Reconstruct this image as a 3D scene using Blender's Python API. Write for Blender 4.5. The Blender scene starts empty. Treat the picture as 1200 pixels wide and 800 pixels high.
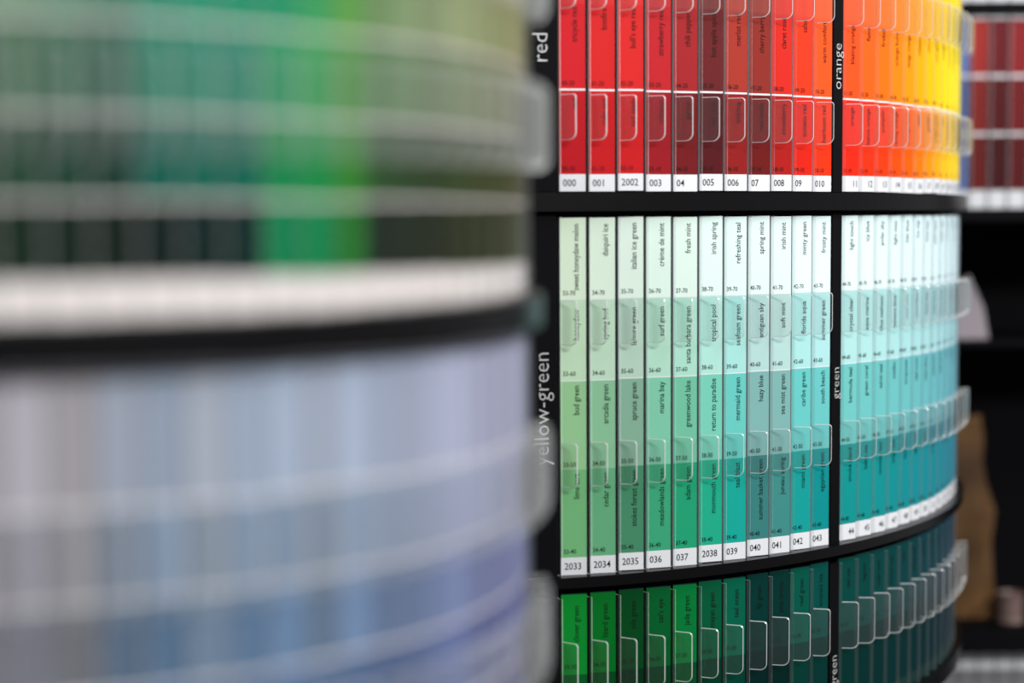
import bpy, math, random
from mathutils import Matrix, Vector
random.seed(4)
CH=1.5
F=2000.0
scene=bpy.context.scene
COL=scene.collection
def lin(c):
    o=[]
    for v in c:
        v=max(0,min(255,v))/255.0
        o.append(v/12.92 if v<=0.04045 else ((v+0.055)/1.055)**2.4)
    return (o[0],o[1],o[2],1.0)
def mix(a,b,t): return tuple(a[i]+(b[i]-a[i])*t for i in range(3))
def desat(c,t):
    m=.3*c[0]+.59*c[1]+.11*c[2]; return mix(c,(m,m,m),t)
def ramp(stops,x):
    if x<=stops[0][0]: return stops[0][1]
    for (x0,c0),(x1,c1) in zip(stops,stops[1:]):
        if x<=x1: return mix(c0,c1,(x-x0)/(x1-x0))
    return stops[-1][1]
# ---------------- materials
def newmat(n):
    m=bpy.data.materials.new(n); m.use_nodes=True
    return m,m.node_tree.nodes,m.node_tree.links,m.node_tree.nodes["Principled BSDF"]
def plain(n,c,rough=.4,bump=0,scale=200,spec=.5,c2=None,lo=.42,hi=.66):
    m,N,L,P=newmat(n)
    P.inputs["Base Color"].default_value=lin(c); P.inputs["Roughness"].default_value=rough
    P.inputs["Specular IOR Level"].default_value=spec
    tc=N.new("ShaderNodeTexCoord"); nz=N.new("ShaderNodeTexNoise"); nz.inputs["Scale"].default_value=scale
    L.new(tc.outputs["Object"],nz.inputs["Vector"])
    if bump:
        b=N.new("ShaderNodeBump"); b.inputs["Strength"].default_value=bump; b.inputs["Distance"].default_value=.002
        L.new(nz.outputs["Fac"],b.inputs["Height"]); L.new(b.outputs["Normal"],P.inputs["Normal"])
    if c2:
        cr=N.new("ShaderNodeValToRGB"); cr.color_ramp.elements[0].position=lo; cr.color_ramp.elements[1].position=hi
        cr.color_ramp.elements[0].color=lin(c); cr.color_ramp.elements[1].color=lin(c2)
        L.new(nz.outputs["Fac"],cr.inputs[0]); L.new(cr.outputs[0],P.inputs["Base Color"])
    return m
M_black=plain("black_plastic",(7,6,8),.3,.0,spec=.18)
M_core=plain("black_core",(7,7,11),.7,spec=.08)
M_ink=plain("black_ink",(14,20,20),.6,spec=.1)
M_white=plain("white_ink",(205,205,205),.5)
m,N,L,P=newmat("printed_colour_card")
at=N.new("ShaderNodeAttribute"); at.attribute_name="swatch"
L.new(at.outputs["Color"],P.inputs["Base Color"]); P.inputs["Roughness"].default_value=.45; P.inputs["Specular IOR Level"].default_value=.1
M_card=m
def acrylic(n,trans,fac,body,refl=.35,base=.03,rough=.1):
    m=bpy.data.materials.new(n); m.use_nodes=True; N=m.node_tree.nodes; L=m.node_tree.links; N.clear()
    out=N.new("ShaderNodeOutputMaterial"); t=N.new("ShaderNodeBsdfTransparent"); t.inputs[0].default_value=(trans,trans,trans,1)
    d=N.new("ShaderNodeBsdfDiffuse"); d.inputs[0].default_value=lin(body)
    g=N.new("ShaderNodeBsdfGlossy"); g.inputs["Roughness"].default_value=rough
    lw=N.new("ShaderNodeLayerWeight"); lw.inputs[0].default_value=.5
    pw=N.new("ShaderNodeMath"); pw.operation='POWER'; pw.inputs[1].default_value=5
    mu=N.new("ShaderNodeMath"); mu.operation='MULTIPLY_ADD'; mu.inputs[1].default_value=refl; mu.inputs[2].default_value=base
    L.new(lw.outputs["Facing"],pw.inputs[0]); L.new(pw.outputs[0],mu.inputs[0])
    m1=N.new("ShaderNodeMixShader"); m1.inputs[0].default_value=fac
    L.new(t.outputs[0],m1.inputs[1]); L.new(d.outputs[0],m1.inputs[2])
    m2=N.new("ShaderNodeMixShader"); L.new(mu.outputs[0],m2.inputs[0]); L.new(m1.outputs[0],m2.inputs[1]); L.new(g.outputs[0],m2.inputs[2])
    L.new(m2.outputs[0],out.inputs[0]); return m
M_clear=acrylic("clear_acrylic",.955,.012,(245,248,248),.18,.018,.06)
M_clearnear=acrylic("clear_acrylic_large",.985,.022,(235,238,236),.2,.012)
M_edgenear=acrylic("clear_acrylic_large_edge",.9,.34,(240,243,242),.1,.03)
M_edge=acrylic("acrylic_edge_highlight",.75,.55,(250,253,252),.1,.22,.2)  # white mixed into the tab edges as painted highlights, besides the gloss
M_rib=acrylic("clear_acrylic_rib",.93,.02,(225,230,235),.12,.01)
M_ribedge=acrylic("clear_acrylic_rib_edge",.9,.5,(240,245,245),.1,.14,.25)
# ---------------- geometry helpers
class G:
    def __init__(s): s.v=[];s.f=[];s.m=[];s.c=[]
    def quad(s,a,b,c,d,mi=0,col=(1,1,1,1)):
        i=len(s.v); s.v+= [a,b,c,d]; s.f.append((i,i+1,i+2,i+3)); s.m.append(mi); s.c.append(col)
    def poly(s,pts,mi=0,col=(1,1,1,1)):
        i=len(s.v); s.v+=pts; s.f.append(tuple(range(i,i+len(pts)))); s.m.append(mi); s.c.append(col)
    def box(s,x0,x1,y0,y1,z0,z1,mi=0,col=(1,1,1,1),front=True):
        p=lambda x,y,z:(x,y,z)
        if front: s.quad(p(x0,y0,z0),p(x1,y0,z0),p(x1,y0,z1),p(x0,y0,z1),mi,col)
        s.quad(p(x1,y1,z0),p(x0,y1,z0),p(x0,y1,z1),p(x1,y1,z1),mi,col)
        s.quad(p(x1,y0,z0),p(x1,y1,z0),p(x1,y1,z1),p(x1,y0,z1),mi,col)
        s.quad(p(x0,y1,z0),p(x0,y0,z0),p(x0,y0,z1),p(x0,y1,z1),mi,col)
        s.quad(p(x0,y0,z1),p(x1,y0,z1),p(x1,y1,z1),p(x0,y1,z1),mi,col)
        s.quad(p(x0,y1,z0),p(x1,y1,z0),p(x1,y0,z0),p(x0,y0,z0),mi,col)
    def mesh(s,name,mats,colors=False):
        me=bpy.data.meshes.new(name); me.from_pydata(s.v,[],s.f)
        for mt in mats: me.materials.append(mt)
        me.polygons.foreach_set("material_index",s.m)
        if colors:
            a=me.color_attributes.new("swatch",'FLOAT_COLOR','CORNER')
            k=0
            for p,c in zip(me.polygons,s.c):
                for _ in range(p.loop_total): a.data[k].color=c; k+=1
        me.update(); return me
def add(name,data,parent=None,loc=(0,0,0),rz=0,label=None,cat=None,group=None,kind=None):
    o=bpy.data.objects.new(name,data); COL.objects.link(o)
    o.location=loc; o.rotation_euler=(0,0,rz)
    if parent: o.parent=parent
    if label: o["label"]=label
    if cat: o["category"]=cat
    if group: o["group"]=group
    if kind: o["kind"]=kind
    return o
# ---------------- text
mid70=["sweet honeydew melon","daiquiri ice","italian ice green","crème de mint","fresh mint","irish spring","refreshing teal","spring mint","irish mint","minty green","frosty mint","light touch","icy blue","polar sky","light mist","lido blue","ice cap","blue bay","pale aqua","clear sky","sea foam","opal","cool aqua","mist","light blue"]
mid60=["honeydew","spring bud","leisure green","surf green","santa barbara green","tropical pool","seafoam green","antiguan sky","soft mint","florida aqua","summer green","crystal clear","aqua marina","blue seafoam","bahama blue","cool mint","pool blue","aqua bay","tidal blue","island blue","sky","water","surf","lagoon","ocean"]
mid50=["bud green","arcadia green","spruce green","marina bay","greenwood lake","return to paradise","mermaid green","hazy blue","sea mist green","caribe green","south beach","bermuda teal","green coral","tahiti teal","malibu","turquoise","teal tone","aqua blue","peacock","bay blue","teal","reef","harbor","cove","gulf"]
mid40=["lime tart","cedar green","stokes forest green","meadowlands green","adam green","monmouth green","teal blast","summer basket green","juneau spring","miami green","egyptian green","smoke island","baltic sea","venetian teal","largo teal","blue lake","lake teal","oasis","tropic teal","vista","deep bay","marine","spa","grotto","blue"]
low30=["clover green","lizard green","nile green","cat's eye","jade green","mayan green","teal ocean","fiji green","pine brook","reef green","emerald isle","teal sea","lagoon","cedar path","harbor teal","lake","deep teal","cove","ivy","fern","moss","fir","spruce","bay","pine"]
top20=["tricycle red","bonfire","bull's eye red","strawberry red","chili pepper","hot apple spice","merlot red","cherry berry","claret rose","salsa","warm comfort","blazing orange","flame","fireball","orange burst","tangy orange","calypso","citrus","marigold","mango","sunburst","sunflower","lemon","sunny","yellow"]
top10=["red","ruby red","red apple","crimson","garnet","red rock","ladybug","red oxide","strawberry","tomato red","heirloom red","orange","festive orange","pumpkin","racing orange","orange juice","tiger","golden","bright gold","sun","sunshine","bee","canary","yellow rose","sun ray"]
NT=25
toplab=["000","001","2002","003","04","005","006","07","008","09","010","11","12","13","14","15","16","17","18","19","20","21","22","23","24"]
midlab=["2033","2034","2035","036","037","2038","039","040","041","042","043"]+[str(44+i) for i in range(14)]
SECT=("red","yellow-green","orange","green")
def code(pre,i,r): return "%02d-%d"%((pre+i)%100,r)
strs=set(mid70+mid60+mid50+mid40+low30+top20+top10+toplab+midlab)
for i in range(NT):
    for r in (70,60,50,40,30,20): strs.add(code(33,i,r))
    for r in (20,10,30): strs.add(code(0,i,r))
tobs={}
for s in list(strs)+["#"+x for x in SECT]:
    cu=bpy.data.curves.new("t",'FONT'); cu.body=s.lstrip("#"); cu.size=1; cu.resolution_u=2
    cu.offset=-.014 if s[0]=="#" else .003
    o=bpy.data.objects.new("t",cu); COL.objects.link(o); tobs[s]=o
bpy.context.view_layer.update()
dg=bpy.context.evaluated_depsgraph_get()
TX={}
for s,o in tobs.items():
    me=bpy.data.meshes.new_from_object(o.evaluated_get(dg))
    vs=[(v.co.x,v.co.y) for v in me.vertices]; fs=[tuple(p.vertices) for p in me.polygons]
    w=max([v[0] for v in vs]+[0.01])
    TX[s]=(vs,fs,w); bpy.data.meshes.remove(me)
for o in list(tobs.values()):
    c=o.data; bpy.data.objects.remove(o); bpy.data.curves.remove(c)
def put_text(g,s,size,x,z,y,vertical=False,align='L',xs=.86,maxw=None,part=None):
    if isinstance(g,list):
        gg=G(); g.append((part or ("color_name" if vertical else "color_code"),gg)); g=gg
    vs,fs,w=TX[s]; k=len(g.v); W=w*size*xs
    if maxw and W>maxw: xs*=maxw/W; W=maxw
    off=0 if align=='L' else (-W if align=='R' else -W/2)
    for (a,b) in vs:
        a=a*size*xs+off; b=b*size
        g.v.append((x-b,y,z+a) if vertical else (x+a,y,z+b))
    for f in fs:
        g.f.append(tuple(i+k for i in f)); g.m.append(0); g.c.append((1,1,1,1))
# ---------------- strips and holders
def strip_mesh(w,rows,height,gapcol=(222,224,228),thick=.005):
    g=G(); W=lin(gapcol)
    g.box(-w/2,w/2,0,thick,0,height,0,W,front=False)
    z=0
    def q(a,b,c):
        if b-a>1e-6: g.quad((-w/2,0,a),(w/2,0,a),(w/2,0,b),(-w/2,0,b),0,c)
    for (a,b,c) in sorted(rows,key=lambda r:r[0]):
        q(z,a,W); q(a,b,lin(c)); z=b
    q(z,height,W)
    return g.mesh("colour_strip",[M_card],True)
TD=(math.sin(math.radians(40)),-math.cos(math.radians(40)))
def rib_mesh(h,rl=.005,t=.0013):
    g=G()
    nx,ny=-TD[1]*t,TD[0]*t
    base=[(0,.0075,0),(0,0,0),(TD[0]*rl,TD[1]*rl,0),(TD[0]*rl+nx,TD[1]*rl+ny,0),(t*1.3,0,0),(t*1.3,.0075,0)]
    n=len(base); top=[(p[0],p[1],h) for p in base]
    g.poly(list(reversed(base)),1); g.poly(top,1)
    for i in range(n):
        j=(i+1)%n
        g.quad(base[i],base[j],top[j],top[i],1 if i==2 else 0)
    return g.mesh("holder_rib",[M_rib,M_ribedge])
def tab_mesh(h,wd,rl=.005,rb=.009,rt=.004,mat=None,em=None,t=.0026):
    pts=[(rl,0),(rl,h)]
    for k in range(6):
        a=math.pi/2*(1-k/5); pts.append((rl+wd-rt+rt*math.cos(a),h-rt+rt*math.sin(a)))
    for k in range(8):
        a=-math.pi/2*(k/7); pts.append((rl+wd-rb+rb*math.cos(a),rb+rb*math.sin(a)))
    g=G()
    P3=[(p[0]*TD[0],p[0]*TD[1],p[1]) for p in pts]
    ins=.0007
    def inset(p):
        x=p[0]-(ins if p[0]>rl+.001 else 0); z=p[1]+(ins if p[1]<h*.3 else (-ins if p[1]>h*.7 else 0)); return (x*TD[0],x*TD[1],z)
    I3=[inset(p) for p in pts]
    d=(-TD[1]*t,TD[0]*t,0); sh=lambda p,k:(p[0]+d[0]*k,p[1]+d[1]*k,p[2])
    front=[sh(p,0) for p in I3]; fo=[sh(p,.25) for p in P3]; bo=[sh(p,.75) for p in P3]; back=[sh(p,1) for p in I3]
    g.poly(front,0); g.poly(list(reversed(back)),0)
    n=len(pts)
    for A_,B_ in ((front,fo),(fo,bo),(bo,back)):
        for i in range(n):
            j=(i+1)%n
            if i==0: continue
            g.quad(A_[j],A_[i],B_[i],B_[j],1)
    return g.mesh("holder_tab",[mat or M_clear,em or M_edge])
class Arc:
    def __init__(s,cx,cy,R): s.c=(cx,cy); s.R=R
    def p(s,a,dr=0,z=0): return (s.c[0]+(s.R+dr)*math.sin(a),s.c[1]-(s.R+dr)*math.cos(a),z)
def place(arc,a,pitch,z0,height,rows,letter=None,slabel="",sgroup="",hlabel="",hgroup="",ribm=None,tabms=None,gap=(222,224,228),wf=.85,tilt=-.13):
    me=strip_mesh(pitch*wf,rows,height,gap)
    o=add("paint_color_strip",me,None,arc.p(a+pitch*.035/arc.R,0,CH+z0+random.uniform(0,.0012)),a+tilt,slabel,"color card",sgroup)
    for nm,gg in (letter or []):
        add(nm,gg.mesh(nm,[M_ink]),o)
    al=a-pitch/2/arc.R
    h=add("clear_strip_holder",ribm,None,arc.p(al,.0012,CH+z0+.0005),a,hlabel,"card holder",hgroup)
    for (tz,tm) in tabms: add("tab",tm,h,(0,0,tz-z0))
    return o
def halfdisc(R,z0,z1,full=False,seg=96,mi=0):
    g=G()
    if full: pts=[(R*math.sin(2*math.pi*i/seg),-R*math.cos(2*math.pi*i/seg)) for i in range(seg)]
    else: pts=[(R*math.sin(-math.pi/2+math.pi*i/seg),-R*math.cos(-math.pi/2+math.pi*i/seg)) for i in range(seg+1)]+[(R,.15),(-R,.15)]
    b=[(x,y,z0) for x,y in pts]; t=[(x,y,z1) for x,y in pts]
    g.poly(list(reversed(b))); g.poly(t)
    n=len(pts)
    for i in range(n):
        j=(i+1)%n; g.quad(b[i],b[j],t[j],t[i])
    return g
def rack(name,arc,shelves,top,bot,full,label):
    e=add(name,None,None,(arc.c[0],arc.c[1],0),0,label,"display rack")
    add("core",halfdisc(arc.R-.010,CH+bot,CH+top,full).mesh("core",[M_core]),e)
    for (a,b) in shelves:
        add("shelf",halfdisc(arc.R+.014,CH+a,CH+b,full,160).mesh("shelf",[M_black]),e)
    add("base",halfdisc(arc.R-.03,0,CH+bot,full).mesh("base",[M_black]),e)
    return e
# ================= main rack
A=Arc(-.171,2.856,.886); p=.0367
a0=math.radians(15)-.0055/.886
rackm=rack("paint_display_rack",A,[(.007,.029),(-.437,-.424),(-.675,-.655),(.352,.372)],.352,-.675,False,
   "curved black paint swatch display rack with tiers of color strips")
def chip_alpha(i):
    s=(i+.5)*p if i<11 else 11*p+.021+(i-11+.5)*p
    return a0+s/A.R
mid=[((216,236,212),(188,226,188),(142,204,142),(112,184,122)),
((216,236,218),(184,222,192),(128,194,148),(96,172,124)),
((215,234,222),(174,210,190),(124,176,148),(66,138,102)),
((215,236,226),(168,221,196),(114,200,165),(54,164,120)),
((215,236,226),(162,222,200),(100,194,158),(28,160,114)),
((217,238,232),(166,226,212),(106,206,180),(26,170,134)),
((215,238,234),(156,224,217),(88,202,192),(16,164,150)),
((214,232,230),(170,212,209),(116,176,172),(52,124,122)),
((214,232,230),(172,214,209),(116,176,172),(58,136,132)),
((217,238,238),(160,224,221),(88,200,196),(14,155,150)),
((217,238,238),(164,222,223),(90,196,194),(4,141,142))]
for i in range(14):
    t=i/13
    mid.append((mix((217,238,238),(204,228,236),t),mix((164,222,219),(146,204,216),t),mix((96,196,191),(84,168,188),t),mix((8,145,142),(10,125,152),t)))
mid=[(c[0],desat(c[1],.16),desat(c[2],.16),desat(c[3],.06)) for c in mid]
t20=[(196,24,34),(200,28,30),(203,32,32),(180,30,38),(154,34,38),(100,31,33),(160,52,42),(136,44,36),(206,40,30),(225,54,24),(240,82,26)]
t10=[(176,14,26),(184,18,24),(187,21,26),(145,19,29),(108,21,25),(80,20,25),(138,28,27),(104,22,22),(166,26,23),(212,32,16),(230,50,14)]
st20=[(0,(243,78,24)),(2,(248,108,14)),(4,(254,146,4)),(6,(255,184,0)),(8,(255,212,0)),(10,(255,230,14))]
st10=[(0,(232,38,14)),(2,(238,56,8)),(4,(246,92,0)),(6,(252,142,0)),(8,(254,188,0)),(10,(255,215,0))]
for i in range(14): t20.append(ramp(st20,i)); t10.append(ramp(st10,i))
l30=[(8,140,48),(0,112,36),(0,70,28),(0,92,42),(0,118,54),(0,86,54),(0,94,70),(0,50,46),(0,48,44),(0,82,68),(0,72,66)]
for i in range(14): l30.append(mix((0,66,60),(0,44,66),i/13))
rib_top=rib_mesh(.318); rib_mid=rib_mesh(.424); rib_low=rib_mesh(.203)
tabm=tab_mesh(.053,.0215); tabl=tab_mesh(.062,.0215)
fs=.0102; fc=.0078
for i in range(NT):
    a=chip_alpha(i); w=p*.85
    big=lambda g,t,z:put_text(g,t,.0118,(-w/2+.004) if i<11 else w/2-.003,z,-.0003,False,'L' if i<11 else 'R',xs=.9,part="strip_number")
    cx=-w/2+.003
    z0=.030
    rows=[(.050-z0,.147-z0,t10[i]),(.1492-z0,.247-z0,t20[i]),(.247-z0,.345-z0,mix(t20[i],(255,160,120),.1))]
    g=[]
    big(g,toplab[i],.036-z0)
    put_text(g,top20[i],fs,.006,.243-z0,-.0003,True,'R',maxw=.07); put_text(g,top10[i],fs,.006,.138-z0,-.0003,True,'R',maxw=.07)
    put_text(g,code(0,i,20),fc,cx,.153-z0,-.0003); put_text(g,code(0,i,10),fc,cx,.054-z0,-.0003)
    hue="red" if i<11 else ("orange" if i<17 else "yellow")
    place(A,a,p,z0,.318,rows,g,"%s color strip with printed names and white number end"%hue,"red to yellow color strips","clear acrylic holder rib with rounded tabs over %s strip"%hue,"clear holders on upper tier",rib_top,[(.089,tabm),(.240,tabm)])
    z0=-.424; c=mid[i]
    rows=[(-.403-z0,-.298-z0,c[3]),(-.298-z0,-.193-z0,c[2]),(-.1918-z0,-.097-z0,c[1]),(-.0958-z0,-.001-z0,c[0])]
    g=[]
    big(g,midlab[i],-.4175-z0)
    for nm,hz,r,bz in ((mid70,-.008,70,-.093),(mid60,-.108,60,-.188),(mid50,-.198,50,-.296),(mid40,-.303,40,-.400)):
        put_text(g,nm[i],fs,.007,hz-z0,-.0003,True,'R',maxw=.078)
        put_text(g,code(33,i,r),fc,cx,bz-z0+.0015,-.0003)
    hue="pale mint to green" if i<6 else "pale aqua to teal"
    place(A,a,p,z0,.4235,rows,g,"%s color strip with printed names"%hue,"mint and aqua color strips","clear acrylic holder rib with two rounded tabs","clear holders on middle tier",rib_mid,[(-.150,tabm),(-.318,tabm)])
    z0=-.655; c=l30[i]
    rows=[(-.638-z0,-.545-z0,mix(c,(0,15,15),.4)),(-.545-z0,-.448-z0,c)]
    g=[]
    put_text(g,low30[i],fs,.006,-.462-z0,-.0003,True,'R'); put_text(g,code(33,i,30),fc,cx,-.538-z0,-.0003)
    place(A,a,p,z0,.208,rows,g,"dark green to teal color strip","dark green color strips","clear acrylic holder rib with rounded tab","clear holders on lower tier",rib_low,[(-.565,tabl)],gap=(26,52,50))
def divider(arc,a,w,z0,z1,text,tz,size,parent,align='R',dx=0):
    g=G(); g.box(-w/2,w/2,-.0,.010,0,z1-z0)
    P=arc.p(a,.003,0)
    o=add("divider_panel",g.mesh("divider_panel",[M_core]),parent,(P[0]-arc.c[0],P[1]-arc.c[1],CH+z0),a)
    if text:
        g=G(); put_text(g,"#"+text,size,dx,tz-z0,-.0006,True,align,xs=.95)
        add("lettering",g.mesh("lettering",[M_white]),o,label="white lowercase word %s"%text)
aL=a0-.030/A.R; aD=a0+(11*p+.0105)/A.R
for (z0,z1,tL,hL,tD,hD) in ((.030,.348,"red",.212,"orange",.218),(-.424,.003,"yellow-green",-.158,"green",-.195),(-.655,-.45,None,0,"green",-.572)):
    divider(A,aL,.056,z0,z1,tL,hL,.0272,rackm,'R',.019)
    divider(A,aD,.019,z0,z1,tD,hD,.0225 if tD=="orange" else .0195,rackm,'R',.0055)
# ================= near rack (small radius)
B=Arc(-.39,1.353,.40); q=.0262
rackf=rack("paint_display_rack",B,[(-.083,-.058),(.222,.24),(-.44,-.42)],.222,-.44,True,
   "round black display rack with green and blue color strips")
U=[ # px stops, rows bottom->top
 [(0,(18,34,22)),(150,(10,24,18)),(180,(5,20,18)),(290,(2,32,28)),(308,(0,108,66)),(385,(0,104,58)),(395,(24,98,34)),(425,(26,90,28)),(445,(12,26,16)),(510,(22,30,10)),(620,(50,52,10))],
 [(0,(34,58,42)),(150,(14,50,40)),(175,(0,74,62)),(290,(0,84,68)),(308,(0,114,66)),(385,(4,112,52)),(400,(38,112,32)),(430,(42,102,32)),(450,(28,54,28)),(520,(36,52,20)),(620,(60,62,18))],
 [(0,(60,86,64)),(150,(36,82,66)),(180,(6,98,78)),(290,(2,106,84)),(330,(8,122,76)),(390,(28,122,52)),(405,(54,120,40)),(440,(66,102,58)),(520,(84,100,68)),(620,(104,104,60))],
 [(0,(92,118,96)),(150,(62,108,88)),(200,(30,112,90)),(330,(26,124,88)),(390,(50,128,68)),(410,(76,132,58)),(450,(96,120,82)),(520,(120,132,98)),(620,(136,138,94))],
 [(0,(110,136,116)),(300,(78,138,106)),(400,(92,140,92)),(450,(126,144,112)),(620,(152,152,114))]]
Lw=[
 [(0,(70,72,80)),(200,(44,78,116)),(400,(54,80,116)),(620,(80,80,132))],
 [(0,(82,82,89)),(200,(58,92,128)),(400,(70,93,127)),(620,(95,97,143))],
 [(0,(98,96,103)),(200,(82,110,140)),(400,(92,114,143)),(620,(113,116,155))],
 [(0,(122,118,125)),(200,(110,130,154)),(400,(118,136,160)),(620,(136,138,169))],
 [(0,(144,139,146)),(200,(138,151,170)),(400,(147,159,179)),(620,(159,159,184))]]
ribu=rib_mesh(.276,.003,.0008); ribl=rib_mesh(.33,.003,.0008)
tabf=tab_mesh(.062,.022,.003,mat=M_clearnear,em=M_edgenear,t=.0015)
a=math.radians(-14); n=0
while a<math.radians(97):
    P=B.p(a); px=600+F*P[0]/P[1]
    v=random.uniform(.92,1.05)
    sc=lambda c:tuple(x*v for x in c)
    z0=-.058; hs=[-.036,.010,.060,.113,.165,.216]
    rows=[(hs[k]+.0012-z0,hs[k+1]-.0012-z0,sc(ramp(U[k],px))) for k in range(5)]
    place(B,a,q,z0,.276,rows,None,"color strip in shades of green with white end","green color strips on round rack","clear acrylic holder rib with rounded tabs","clear holders on round rack upper tier",ribu,[(.037,tabf),(.155,tabf)],gap=(200,194,192),wf=.965,tilt=-.02)
    z0=-.42; hs=[-.39,-.333,-.278,-.223,-.168,-.088]
    v=random.uniform(.92,1.04); warm=(n%3==0)*max(0,1-px/500)*.5; n+=1
    rows=[]
    for k in range(5):
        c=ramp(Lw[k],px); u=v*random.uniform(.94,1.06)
        c=mix(tuple(x*u for x in c),(128*u,118*u,112*u),max(0,min(.4,warm)))
        rows.append((hs[k]+.0013-z0,hs[k+1]-.0013-z0,c))
    place(B,a,q,z0,.334,rows,None,"color strip in shades of slate and periwinkle blue","blue color strips on round rack","clear acrylic holder rib with rounded tabs","clear holders on round rack lower tier",ribl,[(-.23,tabf),(-.358,tabf)],gap=(196,194,198),wf=.95,tilt=-.04)
    a+=q/B.R
# ================= far flat rack
X0,X1,Y0=.76,1.55,3.2
e=add("wall_display_rack",None,None,((X0+X1)/2,Y0,0),0,"flat black display rack with dark red color strips","display rack")
cx=(X0+X1)/2
def fbox(name,x0,x1,y0,y1,z0,z1,mat=M_core,parent=e):
    g=G(); g.box(x0-cx,x1-cx,y0-Y0,y1-Y0,z0,z1); return add(name,g.mesh(name,[mat]),parent)
fbox("back_panel",X0,X1,Y0+.36,Y0+.38,0,2.3,M_core)
fbox("side_panel",X0-.015,X0,Y0+.02,Y0+.38,0,2.3); fbox("side_panel",X1,X1+.015,Y0+.02,Y0+.38,0,2.3)
fbox("strip_board",X0,X1,Y0+.012,Y0+.03,CH-.01,2.3,M_core)
fbox("shelf",X0,X1,Y0-.015,Y0+.35,CH-.012,CH+.012)
fbox("shelf",X0,X1,Y0-.015,Y0+.012,CH+.372,CH+.392)
fbox("shelf",X0,X1,Y0+.05,Y0+.35,CH-.252,CH-.24)
fbox("shelf",X0,X1,Y0-.015,Y0+.35,CH-.83,CH-.79)
fbox("kick_board",X0,X1,Y0+.04,Y0+.06,0,CH-.84,M_core)
redp=[(122,28,32),(136,34,32),(102,22,28),(140,38,34),(92,20,26)]
rr=rib_mesh(.355,.004)
k=0; x=X0+.004
while x<1.2:
    blue = x<.85
    c=(88,112,165) if blue else redp[k%5]
    rows=[(.033,.135,tuple(v*.72 for v in c) if not blue else c),(.141,.242,tuple(v*.9 for v in c)),(.248,.35,tuple(v*1.1 for v in c))]
    me=strip_mesh(.033,rows,.358)
    add("paint_color_strip",me,None,(x,Y0+.003,CH+.012),0,"pale blue color strip" if blue else "dark brick red color strip with white end","color card","strips on flat rack")
    add("clear_strip_holder",rr,None,(x-.018,Y0+.001,CH+.0125),0,"thin clear acrylic holder rib","card holder","clear holders on flat rack")
    me=strip_mesh(.033,[(.033,.15,(150,70,60)),(.156,.3,(170,90,80))],.33)
    add("paint_color_strip",me,None,(x,Y0+.003,CH+.392),0,"muted red color strip with white end","color card","strips on flat rack upper tier")
    me=strip_mesh(.033,[(0,.16,(90,90,95)),(.165,.22,(130,130,134))],.25)
    add("paint_color_strip",me,None,(x,Y0+.03,CH-1.092),0,"grey and white color strip","color card","strips on flat rack lower tier")
    k+=1; x+=.0362
fbox("shelf",X0,X1,Y0-.015,Y0+.05,CH-1.112,CH-1.092)
M_kraft=plain("kraft_paper",(44,30,20),.7,.5,5,.15,(128,94,58),.3,.75)
g=G()
lv=[(0,.050,.036),(.02,.056,.04),(.08,.058,.04),(.15,.048,.036),(.21,.050,.034),(.27,.040,.028),(.31,.042,.016),(.33,.034,.008),(.36,.036,.005),(.39,.028,.005)]
def ring(l):
    z,wx,wy=l; r=[]; dx=random.uniform(-.008,.008)
    for j in range(16):
        t=j/16*2*math.pi; cxx=math.copysign(abs(math.cos(t))**.5,math.cos(t)); syy=math.copysign(abs(math.sin(t))**.5,math.sin(t))
        r.append((dx+wx*cxx+random.uniform(-.004,.004),wy*syy+(random.uniform(-.005,.005) if wy>.01 else 0),z+(random.uniform(-.008,.008) if z>.3 else 0)))
    return r
rg=[ring(l) for l in lv]
for r1,r2 in zip(rg,rg[1:]):
    for j in range(16): g.quad(r1[j],r1[(j+1)%16],r2[(j+1)%16],r2[j])
g.poly(list(reversed(rg[0]))); g.poly(rg[-1])
add("paper_bag",g.mesh("paper_bag",[M_kraft]),None,(.890,3.34,CH-.79),.2,"crumpled brown kraft paper bag on dark shelf","bag")
g=G()
g.poly([(-.035,0,0),(.030,0,0),(.022,0,.06),(-.005,0,.125),(-.035,0,.10)]); g.poly([(-.035,.002,.10),(-.005,.002,.125),(.022,.002,.06),(.030,.002,0),(-.035,.002,0)])
o=add("paper_card",g.mesh("paper_card",[plain("white_paper",(145,136,143),.6,.1)]),None,(.895,3.30,CH-.24),.1,"torn angular white paper card leaning on dark shelf","card")
o.rotation_euler=(-.12,0.0,.1)
def lathe(prof,seg=32,mi=0):
    g=G(); R=[[(r*math.cos(2*math.pi*j/seg),r*math.sin(2*math.pi*j/seg),z) for j in range(seg)] for r,z in prof]
    for a_,b_ in zip(R,R[1:]):
        for j in range(seg): g.quad(a_[j],a_[(j+1)%seg],b_[(j+1)%seg],b_[j],mi)
    return g
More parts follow.
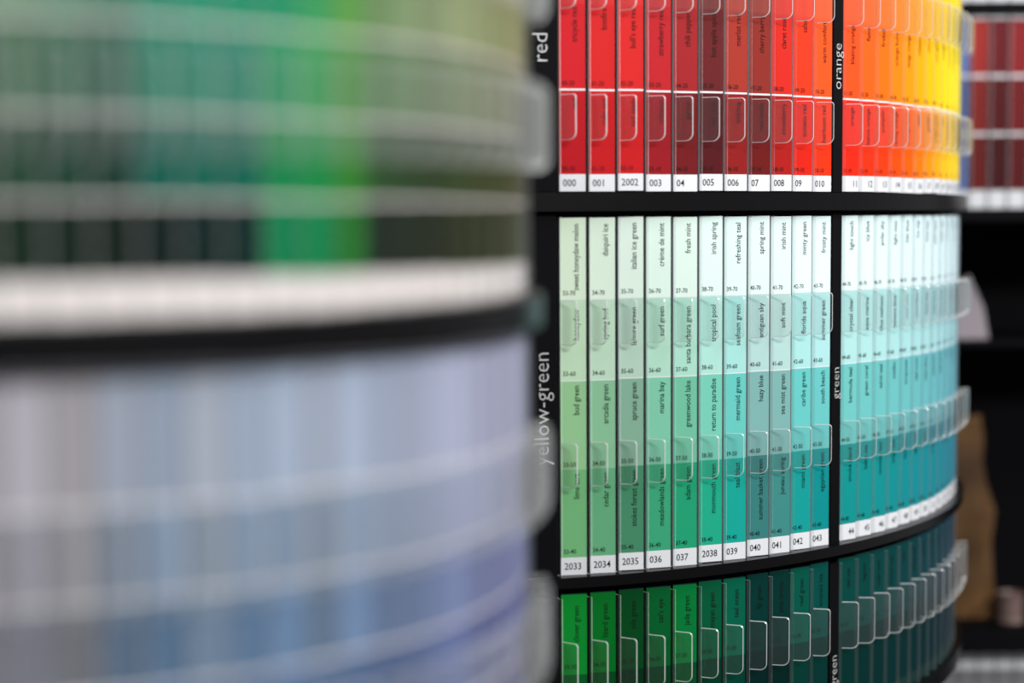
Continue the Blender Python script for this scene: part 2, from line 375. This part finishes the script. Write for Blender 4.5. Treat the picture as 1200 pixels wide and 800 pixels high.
g=lathe([(0.0,0),(.024,0),(.026,.003),(.026,.006),(.024,.009),(.024,.05),(.0265,.053),(.0265,.058),(.021,.058),(.019,.054),(0.0,.054)])
can=add("paint_can",g.mesh("can",[plain("pinkish_tin",(118,98,92),.35)]),None,(.965,3.27,CH-.79),0,"small pale pinkish paint tin on dark shelf","paint can")
# ================= room
def room(name,x0,x1,y0,y1,z0,z1,mat):
    g=G(); g.box(x0,x1,y0,y1,z0,z1); add(name,g.mesh(name,[mat]),kind="structure")
room("floor",-4,4,-2,6,-.1,0,plain("floor_tile",(48,45,43),.4,.1,8,.5,(60,56,54)))
room("wall_back",-4,4,6,6.1,0,3.2,plain("dark_wall",(24,24,32),.8,.1,30))
# ================= light
w=bpy.data.worlds.new("w"); scene.world=w; w.use_nodes=True
w.node_tree.nodes["Background"].inputs[0].default_value=(.95,.97,1,1); w.node_tree.nodes["Background"].inputs[1].default_value=.32
def area(loc,rot,sx,sy,e,c=(1,1,1)):
    l=bpy.data.lights.new("ceiling_light",'AREA'); l.shape='RECTANGLE'; l.size=sx; l.size_y=sy; l.energy=e; l.color=c
    o=bpy.data.objects.new("ceiling_light",l); COL.objects.link(o); o.location=loc
    d=Vector(rot)-Vector(loc); o.rotation_euler=d.to_track_quat('-Z','Y').to_euler()
area((1.6,-.9,3.1),(.4,2.2,1.3),1.4,.4,110,(1,.985,.96))
area((-1.2,-1.2,3.1),(-.2,1.6,1.3),1.6,.5,50)
area((2.8,1.8,3.0),(.7,2.6,1.4),.5,1.2,52)
# ================= camera
cd=bpy.data.cameras.new("camera"); cam=bpy.data.objects.new("camera",cd); COL.objects.link(cam)
cd.sensor_width=36; cd.lens=60; cam.location=(0,0,CH)
pitch=math.atan(145/2000)
R=Matrix.Rotation(math.pi/2-pitch,4,'X')@Matrix.Rotation(-.00625,4,'Z')
cam.matrix_world=Matrix.Translation((0,0,CH))@R
cd.dof.use_dof=True; cd.dof.focus_distance=2.12; cd.dof.aperture_fstop=1.4
scene.camera=cam
scene.view_settings.view_transform='Standard'
